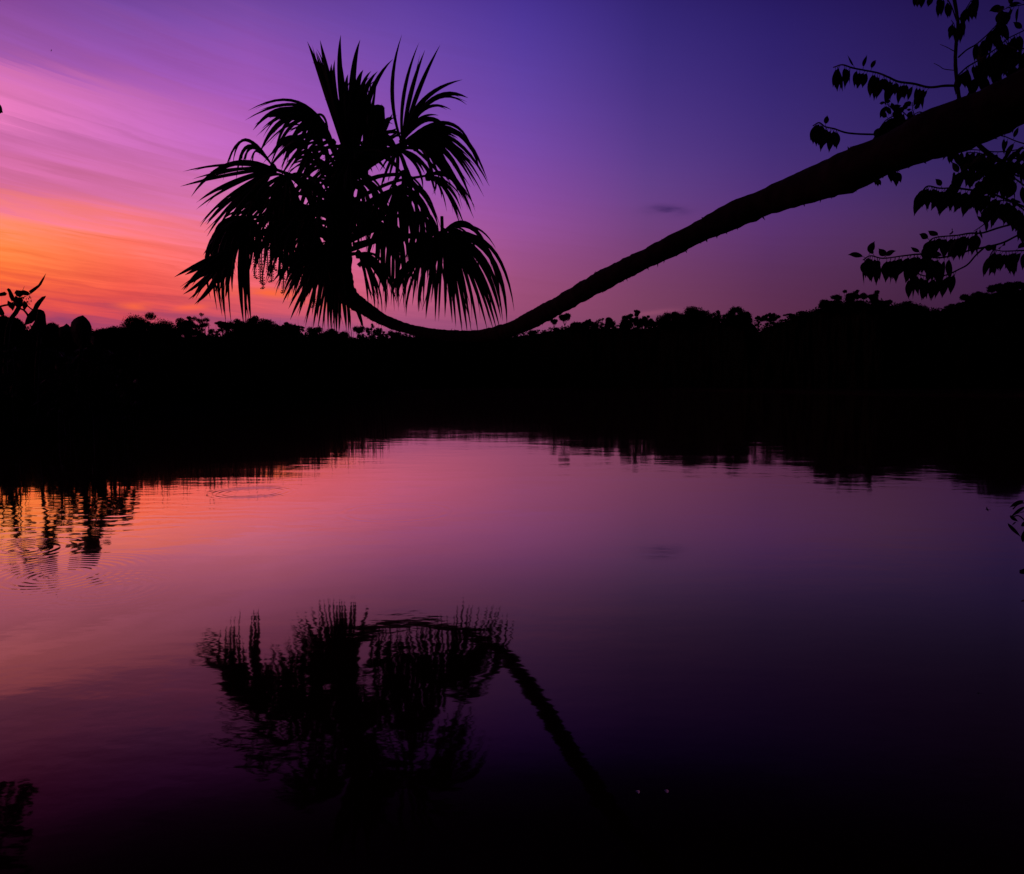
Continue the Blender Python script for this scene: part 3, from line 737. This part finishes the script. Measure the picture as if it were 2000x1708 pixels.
AD = 24.0
ar = empty("arum_plant", Vector((at(30, 750, AD).x, AD, -.1)))
tag(ar, "tall ragged arum plant with torn leaves and upright spathes at the left edge", "plant", "arum plants at the left edge")
def stem(parent, pts, d0, r_px, d1=None):
    q = catmull([(x, y, d0 + ((d1 or d0) - d0) * i / (len(pts) - 1)) for i, (x, y) in enumerate(pts)], 6)
    mb = MB(); tube(mb, [at(*a) for a in q], [r_px * a[2] / F for a in q], 8, rough=.08, nscale=30)
    return mb.build("stem", M["broad"], parent, smooth=True)
stem(ar, [(37,600),(31,611),(22,624),(14,655),(10,740),(16,820),(20,900)], AD, 4.0)
stem(ar, [(38,603),(46,606),(53,614),(56,622)], AD, 1.8)
stem(ar, [(54,598),(60,603),(66,607)], AD, 1.2)
stem(ar, [(18,596),(8,597),(-6,602),(-20,612),(-35,640)], AD, 1.8)
rnd = random.Random(11)
def leafpart(parent, outline, d, **k):
    mb = MB(); blade(mb, outline, d, **k); return mb.build("leaf", M["broad"], parent)
# torn leaf cluster built of several ragged blades with gaps
leafpart(ar, [(56,569),(66,564),(75,556),(80,548),(85,541),(90,534),(86,546),(81,556),(77,561),(68,569),(60,575)], AD, bulge=0.016)
leafpart(ar, [(16,571),(13,566),(16,563),(20,565),(24,572),(28,580),(28,590),(22,588),(18,580)], AD - .02, bulge=0.026)
leafpart(ar, [(-14,575),(2,572),(9,570),(14,574),(11,578),(3,579),(-6,579)], AD, bulge=0.016)
leafpart(ar, [(15,587),(20,590),(30,594),(29,600),(25,608),(22,604),(17,600),(14,594)], AD + .02, bulge=0.026)
leafpart(ar, [(-8,598),(2,599),(6,606),(9,612),(8,617),(-2,616),(-10,614)], AD, bulge=0.026)
leafpart(ar, [(28,571),(33,567),(40,568),(47,567),(55,570),(60,575),(54,578),(45,577),(40,581),(32,579)], AD + .03, bulge=0.039)
leafpart(ar, [(30,578),(37,582),(44,580),(43,589),(47,596),(40,601),(34,603),(29,597),(25,588)], AD, bulge=0.039)
leafpart(ar, [(47,587),(53,592),(55,597),(51,603),(48,607),(44,601),(44,594)], AD, bulge=0.026)
tb = MB()
for k in range(70):
    a = rnd.uniform(0, 6.28); r_ = rnd.uniform(4, 21)
    card(tb, at(41 + r_ * math.cos(a) * 1.0, 584 + r_ * math.sin(a) * .85, AD + rnd.uniform(-.2, .2)), rnd.uniform(.03, .06), rnd)
for (x, y, x2, y2) in [(44,568,48,559),(57,577,62,586),(55,582,58,592),(30,570,33,566),(52,588,57,596)]:
    tube(tb, [at(x, y, AD), at(x2, y2, AD)], [.010, .003], 4)
tb.build("foliage", M["broad"], ar)
# second: arrow leaf with its spathe
ar2 = empty("arum_plant", Vector((at(72, 750, AD).x, AD, -.1)))
tag(ar2, "arum plant with one pointed upright spathe over a broad insect-bitten leaf", "plant", "arum plants at the left edge")
leafpart(ar2, [(64,604),(68,594),(74,587),(82,580),(90,578),(88,583),(82,591),(77,599),(73,606),(70,625),(62,632),(47,636),(50,625),(54,615)], AD, bulge=0.039, cx=(63, 616))
leafpart(ar2, [(73,604),(80,605),(86,608),(89,615),(90,628),(92,640),(88,655),(70,662),(58,655),(60,640),(64,634),(69,625)], AD + .03, bulge=0.052)
stem(ar2, [(78,650),(72,720),(70,800),(72,900)], AD, 3.5)
ar3 = empty("arum_plant", Vector((at(150, 750, 21.5).x, 21.5, -.1)))
tag(ar3, "arum plant with a smooth rounded leaf like a dome just above the black treeline", "plant", "arum plants at the left edge")
leafpart(ar3, [(137,650),(137,640),(139,630),(144,624),(152,619),(162,616),(169,622),(175,629),(179,638),(180,652),(176,668),(160,684),(146,670)], 21.5, bulge=0.078)
leafpart(ar3, [(114,645),(117,639),(124,637),(130,632),(135,636),(140,642),(138,660),(124,668),(115,658)], 21.6, bulge=0.052)
stem(ar3, [(160,670),(154,740),(150,820),(152,870)], 21.5, 3.5)

# arum clumps standing in the shallows by the left bank: their reflections hang in the orange water
def arum_clump(x, d, h, nst, wpx, label, seed, reach=1.0):
    rnd = random.Random(seed)
    b = at(x, 750, d); b.z = -0.1
    e = empty("arum_clump", b)
    tag(e, label, "plant", "arum clumps standing in the shallows by the left bank")
    sm, lm = MB(), MB()
    wm_ = wpx * d / F; h *= .86
    for k in range(nst):
        hx, hy = rnd.uniform(-.5, .5) * wm_, rnd.uniform(-.5, .5) * wm_
        hh = h * (rnd.uniform(.55, 1.0) if k else 1.0)
        p0 = b + Vector((hx * .5, hy * .5, 0)); p1 = b + Vector((hx, hy, hh))
        P = catmull([tuple(p0), tuple(p0.lerp(p1, .5) + Vector((rnd.uniform(-.08, .08), 0, 0))), tuple(p1)], 4)
        tube(sm, P, list(np.linspace(.035, .018, len(P))), 6)
        for q in range(rnd.randint(8, 12)):
            a = rnd.uniform(0, 6.28)
            dr = Vector((math.cos(a), math.sin(a), rnd.uniform(-.1, .9)))
            s0 = Vector(P[-1 - rnd.choice((0, 0, 1, 1, 2, 3, 4))])
            pe = s0 + dr.normalized() * rnd.uniform(.08, .22) * reach
            tube(sm, [s0, pe], [.012, .008], 4)
            leaf_mesh(lm, pe, dr + Vector((0, 0, -.5)), rnd.uniform(.28, .45), rnd.uniform(.16, .26), rnd, droop=.6, n=6)
    sm.build("stems", M["broad"], e); lm.build("leaves", M["broad"], e)
arum_clump(-2, 21, 3.0, 4, 34, "arum clump in the shallows cut by the left edge of the picture", 60)
arum_clump(26, 21, 3.2, 2, 10, "thin arum clump in the shallows second from the left edge", 61)
arum_clump(102, 22, 3.3, 6, 24, "arum clump in the shallows below the spathe of the bitten arum leaf", 62)
arum_clump(128, 22, 2.6, 4, 26, "lower arum clump in the shallows left of the tallest one", 63)
arum_clump(176, 22, 3.75, 9, 42, "tallest arum clump in the shallows beneath the rounded dome leaf", 64)
arum_clump(212, 22.5, 3.2, 6, 36, "wide arum clump in the shallows right of the tallest one", 65)
arum_clump(241, 23, 2.6, 2, 12, "slim arum clump in the shallows near the right end of the row", 66)
arum_clump(262, 24, 2.1, 2, 14, "lowest arum clump in the shallows at the right end of the row", 67)

# ------------------------------------------------------------------ left bank growth (uncountable)
REFL = [(-400, 985), (0, 955), (100, 950), (300, 944), (400, 938), (470, 930), (550, 918), (620, 904), (680, 882), (720, 868), (760, 862)]
mb = MB(); rb = MB(); rnd = random.Random(9)
x = -500.0
while x < 760:
    d = shore(az_of(x)) + 1.0
    hmax = max(.5, (interp(x, REFL) + 18 - 757) * d / F - 1.7)
    # solid thicket slab pieces hidden in the growth
    c = at(x, 750, d + 1.2); c.z = 0
    st_ = 5.0 if x > 0 else 12.0
    wdt = st_ * d / F * 1.4
    hh = hmax * rnd.uniform(.84, .98)
    n = 7
    ring = []
    vs = []
    for lv, s in ((0, 1.1), (.5, 1.0), (.85, .75), (1.0, .3)):
        for k in range(n):
            a = 2 * math.pi * k / n
            vs.append(c + Vector((math.cos(a) * wdt * s * rnd.uniform(.8, 1.2), math.sin(a) * (wdt + 1.0) * s, hh * lv + rnd.uniform(-.1, .1) * hh * (lv > 0))))
    fs = []
    for l_ in range(3):
        for k in range(n):
            fs.append((l_*n + k, l_*n + (k+1) % n, (l_+1)*n + (k+1) % n, (l_+1)*n + k))
    fs.append(tuple(3*n + k for k in range(n)))
    mb.add(vs, fs)
    for k in range(26):
        q = c + Vector((rnd.uniform(-1, 1) * wdt, rnd.uniform(-1.6, .6), hmax * rnd.uniform(.25, 1.0)))
        card(mb, q, rnd.uniform(.08, .16) * (1 + d / 60), rnd)
    # reeds at the water's edge
    for k in range(7 if x > 180 else 4):
        q = at(x + rnd.uniform(-3, 3), 750, d - rnd.uniform(.3, 1.2)); q.z = -.1
        hr = hmax * rnd.uniform(.7, 1.13) if rnd.random() > .08 else hmax * rnd.uniform(1.1, 1.28)
        w_ = rnd.uniform(.012, .03) * (1 + d / 40)
        lean = Vector((rnd.gauss(0, .07), rnd.gauss(0, .05), 1)).normalized() * hr
        sdv = Vector((1, rnd.uniform(-.6, .6), 0)).normalized()
        rb.add([q - sdv*w_, q + sdv*w_, q + lean*.7 + sdv*w_*.8, q + lean*.7 - sdv*w_*.8, q + lean + Vector((rnd.gauss(0, .06), 0, 0))], [(0, 1, 2, 3), (3, 2, 4)])
    x += st_
tag(mb.build("bank_thicket", M["forest"]), "low tangled thicket along the left bank of the lake", "undergrowth", kind="stuff")
tag(rb.build("reeds", M["broad"]), "thin reeds fringing the left bank at the water line", "reeds", kind="stuff")

# ------------------------------------------------------------------ far forest
DF = [(-2500, 120), (-200, 90), (0, 110), (60, 150), (160, 190), (700, 230), (800, 300), (850, 335), (1000, 340), (1200, 285), (1450, 205), (1700, 160), (2000, 150), (2400, 140)]
BASE = [(-300, 610), (0, 624), (25, 627), (45, 637), (62, 642), (110, 641), (180, 645), (250, 646), (330, 650), (430, 650), (600, 650), (650, 655), (760, 654), (840, 655), (1000, 656), (1050, 649), (1085, 640), (1105, 634), (1135, 631), (1180, 634), (1260, 634),
        (1285, 631), (1330, 622), (1400, 618), (1440, 622), (1472, 626), (1482, 640), (1492, 634), (1520, 622), (1560, 613), (1600, 600), (1640, 592), (1705, 589), (1730, 595), (1780, 599), (1800, 606), (1850, 603), (1880, 592), (1920, 580), (1960, 572), (2000, 566), (2200, 560)]
mb = MB(); lfb = MB(); rnd = random.Random(21)
cols_ = []
xs = list(np.arange(-2000, -50, 30.0)) + list(np.arange(-50, 2060, 3.0)) + list(np.arange(2060, 3400, 30.0))
for x in xs:
    d = interp(x, DF)
    by = interp(x, BASE) + (8.0 if 180 < x < 770 or 1085 < x < 1540 else 3.0) + 5 * mnoise.noise(Vector((x * .06, 0, 0))) + 3 * mnoise.noise(Vector((x * .17, 4, 0)))
    top = at(x, by, d).z
    bx = at(x, 750, d); u = Vector((bx.x, bx.y, 0)).normalized()
    g0 = u * Vector((bx.x, bx.y, 0)).length
    col = []
    for (off, fz) in ((-12, -.02), (-11, .3), (-8, .62), (-3, .9), (0, 1.0), (12, .98), (40, .93), (90, .7)):
        jj = 2.2 * mnoise.noise(Vector((x * .03, fz * 3.1, 7))) + mnoise.noise(Vector((x * .11, fz * 9.1, 3)))
        col.append(g0 + u * (off * (d / 170) + jj * 2) + Vector((0, 0, top * fz)))
    cols_.append(col)
nc = 8
for i, c in enumerate(cols_): mb.v += [tuple(p) for p in c]
for i in range(len(cols_) - 1):
    for k in range(nc - 1): mb.f.append((i*nc + k, (i+1)*nc + k, (i+1)*nc + k + 1, i*nc + k + 1))
for i in range(len(cols_) - 1):
    x = xs[i]
    if x < -60 or x > 2060:
        m_ = 60
    else: m_ = 34
    d = interp(x, DF); s_ = d / F
    for _ in range(m_):
        if rnd.random() < .45:
            k = 4; f = rnd.uniform(-.25, .15)
            p = cols_[i][4].lerp(cols_[i+1][4], rnd.random()) + Vector((0, rnd.uniform(-3, 3), rnd.uniform(-2.2, 1.6) * s_ * 3 * (1 + mnoise.noise(Vector((x*.09, 1, 1))))))
        else:
            k = rnd.randint(0, 5); f = rnd.random()
            p = cols_[i][k].lerp(cols_[i][k+1], f).lerp(cols_[i+1][k].lerp(cols_[i+1][k+1], f), rnd.random()) + rvec(rnd) * 1.0
        card(mb, p, rnd.uniform(1.4, 3.4) * s_ if x > -60 and x < 2060 else rnd.uniform(.6, 1.4), rnd)
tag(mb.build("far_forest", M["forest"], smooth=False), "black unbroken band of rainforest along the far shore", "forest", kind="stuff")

# individual crowns that stand out of the skyline
def tree(cx, top, wd, style, label, dens=1.0, hgt=None, dd=0.0, name="rainforest_tree", group="trees standing out of the far skyline"):
    rnd = random.Random(int(cx * 7 + top))
    d = interp(cx, DF) - 4 + dd
    s = d / F
    basep = at(cx, 750, d); basep.z = .4
    e = empty(name, basep)
    tag(e, label, "tree", group)
    if wd >= 34 and style in ("lumpy", "dome", "sparse"): top -= 5; hgt = (hgt or wd * .55) + 5
    topz = at(cx, top, d).z
    if style in ("lumpy", "sparse"): wd *= 1.12
    W_ = wd * s
    Hc = (hgt or wd * .55) * s
    lobes = []
    if style == "dome":
        n = 15
        for k in range(n):
            a = math.pi * (k + .5) / n; rr_ = rnd.uniform(.45, 1)
            lobes.append((math.cos(a) * W_ * .42 * rr_, rnd.uniform(-.3, .3) * W_, topz - Hc + math.sin(a) * Hc * .86 * rr_, W_ * rnd.uniform(.11, .17)))
        for k in range(10): lobes.append((rnd.uniform(-.4, .4) * W_, rnd.uniform(-.3, .3) * W_, topz - Hc * rnd.uniform(.45, 1.1), W_ * .17))
        lobes = [(a, b, c - W_ * .08, r) for a, b, c, r in lobes]
    elif style == "flat":
        for k in range(20):
            r_ = W_ * rnd.uniform(.10, .16); q = rnd.uniform(-.46, .46)
            lobes.append((q * W_, rnd.uniform(-.3, .3) * W_, topz - r_ * .45 - abs(q) * Hc * .5 - (rnd.random() < .35) * Hc * rnd.uniform(.2, .6), r_))
    elif style == "column":
        for k in range(18):
            q = rnd.random()
            lobes.append((rnd.uniform(-.3, .3) * W_ * (1 - .4 * q), rnd.uniform(-.3, .3) * W_, topz - Hc * (1 - q) - W_ * .12, W_ * rnd.uniform(.14, .22)))
    elif style == "tuft":
        for k in range(7):
            a = rnd.uniform(0, 6.28); r_ = rnd.uniform(.1, .36)
            lobes.append((math.cos(a) * r_ * W_, math.sin(a) * r_ * W_, topz - Hc * .35 + math.sin(a * 2.3) * Hc * .2, W_ * rnd.uniform(.18, .28)))
        lobes.append((0, 0, topz - W_ * .2, W_ * .22))
    else:  # lumpy / sparse
        n = 24 if style == "lumpy" else 12
        for k in range(n):
            q = rnd.uniform(-.46, .46); cap = (1 - (abs(q) / .5) ** 2.2)
            r_ = W_ * rnd.uniform(.10, .17) * (1 if style == "lumpy" else .8)
            lobes.append((q * W_, rnd.uniform(-.3, .3) * W_, topz - r_ - Hc * (1 - cap) * .42 - rnd.random() * Hc * .55, r_))
        lobes.append((rnd.uniform(-.1, .1) * W_, 0, topz - W_ * .08, W_ * .09))
    if wd > 11 and cx not in (1101, 1243, 1082):
        zb = at(cx, interp(cx, BASE) + 10, d).z
        for k in range(max(5, int(wd / 4.5))):
            q = rnd.uniform(-.42, .42)
            hi_ = topz - Hc * (.45 + abs(q)) - W_ * .1
            r_ = W_ * rnd.uniform(.1, .15)
            lobes.append((q * W_, rnd.uniform(-.3, .3) * W_, zb + max(0, hi_ - zb) * rnd.random(), r_))
    tb_, cb_ = MB(), MB()
    tx = basep + Vector((rnd.uniform(-.1, .1) * W_, 0, 0))
    fork = Vector((tx.x, tx.y, topz - Hc * 1.25))
    tr_ = max(.16, W_ * .022)
    tube(tb_, [tx, (tx + fork) / 2 + Vector((rnd.uniform(-.02, .02) * W_, 0, 0)), fork], [tr_ * 1.5, tr_ * 1.1, tr_], 7)
    for (lx, ly, lz, lr) in lobes:
        c = Vector((basep.x + lx, basep.y + ly, lz))
        if rnd.random() < .75:
            tube(tb_, [fork, fork.lerp(c, .5) + Vector((0, 0, -(lz - fork.z) * .12)), c], [tr_ * .7, tr_ * .4, tr_ * .15], 5, caps=False)
        nn = int(min(700, max(60, 700 * (lr / s / 10) ** 1.5)) * dens * 1.35 * (.45 if style == "sparse" else 1))
        for k in range(nn):
            v = rvec(rnd); rr_ = rnd.random() ** .4
            fl = {"flat": .5, "lumpy": .75, "sparse": .8}.get(style, .9)
            p = c + Vector((v.x * lr * rr_, v.y * lr * rr_, v.z * lr * rr_ * fl))
            if rnd.random() < .06: p = c + Vector((v.x, v.y, v.z * fl)) * lr * rnd.uniform(1.0, 1.35)
            card(cb_, p, rnd.uniform(.75, 1.7) * s, rnd)
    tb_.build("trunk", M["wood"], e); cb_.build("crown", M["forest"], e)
    return e
ln_ = [
 (297, 614, 100, "lumpy", "broad spreading far tree with gaps, first big crown right of the dome leaf", 1, 40),
 (368, 622, 50, "lumpy", "rounded far tree left of the spiky one, below the crown's lower left fronds", .9, 32),
 (400, 616, 42, "sparse", "far tree with a spike of leaves rising from its top", 1.2, 36),
 (437, 628, 26, "flat", "small flat-topped far tree under the lowest left palm tips", 1, 16),
 (468, 627, 60, "lumpy", "dense low far tree right under the two hanging left palm tips", 1, 26),
 (508, 621, 66, "lumpy", "far tree with two small round knobs on its right shoulder", 1, 30),
 (540, 632, 30, "sparse", "thin see-through far tree between two denser crowns", 1.2, 22),
 (565, 634, 40, "lumpy", "low rounded far tree left of the mushroom-shaped one", 1, 20),
 (587, 637, 20, "flat", "small mushroom-shaped far tree left of the hanging centre leaf", 1.3, 12),
 (616, 643, 28, "tuft", "tiny far tree seen between the hanging blades of the centre leaf", 1, 12),
 (655, 646, 50, "lumpy", "low far tree directly behind the tips of the hanging centre leaf", .9, 14),
 (702, 641, 24, "tuft", "little far tree under the dead frond beside the trunk's bend", 1, 12),
 (727, 632, 28, "sparse", "feathery far tree framed by the trunk's underside at its bend", 1.4, 22),
 (745, 641, 26, "sparse", "lower feathery far tree just right of the one under the trunk's bend", 1.3, 16),
 (772, 650, 26, "tuft", "tiny far tree nearly touching the underside of the sagging trunk", 1, 12),
 (1040, 648, 24, "tuft", "tiny far tree by the small bright gap under the rising trunk", 1, 10),
 (1082, 625, 15, "tuft", "small round far tree left of the lollipop-shaped one", 1.2, 14),
 (1101, 614, 26, "tuft", "lollipop-shaped far tree closest under the rising palm trunk", 1.4, 18),
 (1126, 628, 30, "dome", "low even far tree right of the lollipop-shaped one", 1, 12),
 (1150, 623, 26, "lumpy", "squat far tree between the low even one and the wispy one", 1, 14),
 (1174, 621, 24, "sparse", "wispy far tree with hair-thin upright twigs", .7, 16),
 (1190, 620, 24, "column", "blocky far tree with a thin spike on its right side", 1, 14),
 (1228, 618, 34, "lumpy", "left half of the pair of ragged crowns with a topknot", 1, 18),
 (1243, 606, 14, "tuft", "topknot tree rising between the two ragged crowns", 1.2, 16),
 (1262, 616, 32, "lumpy", "right half of the pair of ragged crowns with a topknot", 1, 20),
 (1312, 612, 60, "dome", "low sloping far tree leading up to the big dome", 1, 18),
 (1352, 599, 78, "dome", "big smooth dome-shaped far tree with small gaps under its canopy", 1.1, 30),
 (1398, 611, 36, "sparse", "pale thin far tree in the dip between the two domes", 1.2, 14),
 (1439, 599, 54, "dome", "narrower dome-shaped far tree right of the big dome", 1.1, 30),
 (1478, 618, 12, "tuft", "tiny ragged far tree in the notch right of the narrower dome", 1.2, 16),
 (1501, 611, 28, "lumpy", "small squared far tree just right of the notch", 1, 14),
 (1538, 613, 18, "flat", "flat little far tree between the squared one and the lacy one", 1, 8),
 (1562, 607, 28, "sparse", "lacy far tree with open twigs right of the notch", 1, 12),
 (1606, 589, 28, "tuft", "small pointed far tree stepping up to the tall group", 1.3, 20),
 (1641, 571, 40, "lumpy", "left tree of the tall group, rounded top", 1.2, 36),
 (1671, 571, 36, "lumpy", "middle tree of the tall group, ragged top", 1.2, 34),
 (1700, 561, 30, "column", "tallest far tree, a narrow column in the tall group", 1.3, 44),
 (1724, 588, 24, "tuft", "small far tree leaning on the right side of the tall group", 1, 14),
 (1766, 593, 70, "dome", "long low rounded far tree below the two lowest leafy twigs", 1, 14),
 (1850, 598, 60, "sparse", "pale see-through far tree on the slope left of the layered ones", 1.3, 14),
 (1896, 574, 60, "lumpy", "layered far tree left of the umbrella-shaped one", 1.2, 26),
 (1960, 553, 66, "flat", "umbrella-shaped far tree with a flat top near the right edge", 1.6, 18),
 (1998, 566, 44, "lumpy", "dense far tree cut by the right edge of the picture", 1.2, 22),
 (15, 620, 60, "lumpy", "bushy tree behind the arum stems at the left edge", 1, 20),
 (100, 638, 40, "tuft", "low bush-like tree between the two right-hand arum leaves", 1, 12),
 (225, 641, 60, "dome", "low serrated far tree between the dome leaf and the first big crown", 1, 10),
]
for (cx, top, wd, stl, lab, dens, hg) in ln_:
    tree(cx, top, wd, stl, lab, dens, hg)

# ------------------------------------------------------------------ small things
def bird(p, span, heading, bank, label):
    e = empty("flying_bird", p); e.rotation_euler = (0, 0, 0)
    tag(e, label, "bird")
    q = Vector(p)
    def X(v):
        x, y, z = (k * span for k in v)
        c, s = math.cos(bank), math.sin(bank); x, z = x*c - z*s, x*s + z*c
        c, s = math.cos(heading), math.sin(heading); return q + Vector((x*c - y*s, x*s + y*c, z))
    mb = MB()
    P = [X(v) for v in ((0, .30, 0), (0, .24, .01), (0, .1, .0), (0, -.08, 0), (0, -.2, 0), (0, -.38, .0))]
    tube(mb, P, [span*k for k in (.008, .035, .055, .045, .022, .03)], 8)
    for s in (-1, 1):
        mb.add([X(v) for v in ((s*.03, .13, .02), (s*.25, .17, .10), (s*.5, -.02, .14), (s*.26, .0, .10), (s*.04, -.06, .02), (s*.25, .09, .13))],
               [(0, 1, 5), (1, 2, 5), (2, 3, 5), (3, 4, 5), (4, 0, 5), (0, 4, 3, 1), (1, 3, 2)])
    mb.build("body", M["bird"], e)
bird(at(1929, 996, 5.5), .055, R(75), R(35), "tiny dark bird flying low over the water near the right edge")
bird(at(100, 99, 30), .11, R(-30), R(60), "tiny dark bird high in the upper left of the sky")
for (x, y, lab) in [(1246, 1548, "left one of two tiny white specks added on the dark water"), (1302, 1547, "right one of two tiny white specks added on the dark water")]:  # small pale blades added to stand in for star-like dots on the water
    p = on_water(x, y); e = empty("floating_speck", p); tag(e, lab, "speck", "white specks added on the water")
    mb = MB(); r_ = .0065
    vs = [p + Vector((math.cos(a) * r_ * 1.3, math.sin(a) * r_ * 2.0, .002 + .003 * abs(math.cos(a)))) for a in np.linspace(0, 6.283, 9)[:-1]] + [p + Vector((0, 0, .0015)), p + Vector((0, 0, -.001))]
    mb.add(vs, [(i, (i+1) % 8, 8) for i in range(8)] + [((i+1) % 8, i, 9) for i in range(8)])
    mb.build("speck_blade", M["speck"], e)

# ------------------------------------------------------------------ output
vs = scene.view_settings
vs.view_transform = "Standard"; vs.look = "None"; vs.gamma = 1.0; vs.exposure = 0.0; vs.use_curve_mapping = False
scene.render.resolution_x, scene.render.resolution_y = 1024, 874
scene.cycles.max_bounces = 4
scene.cycles.use_denoising = True
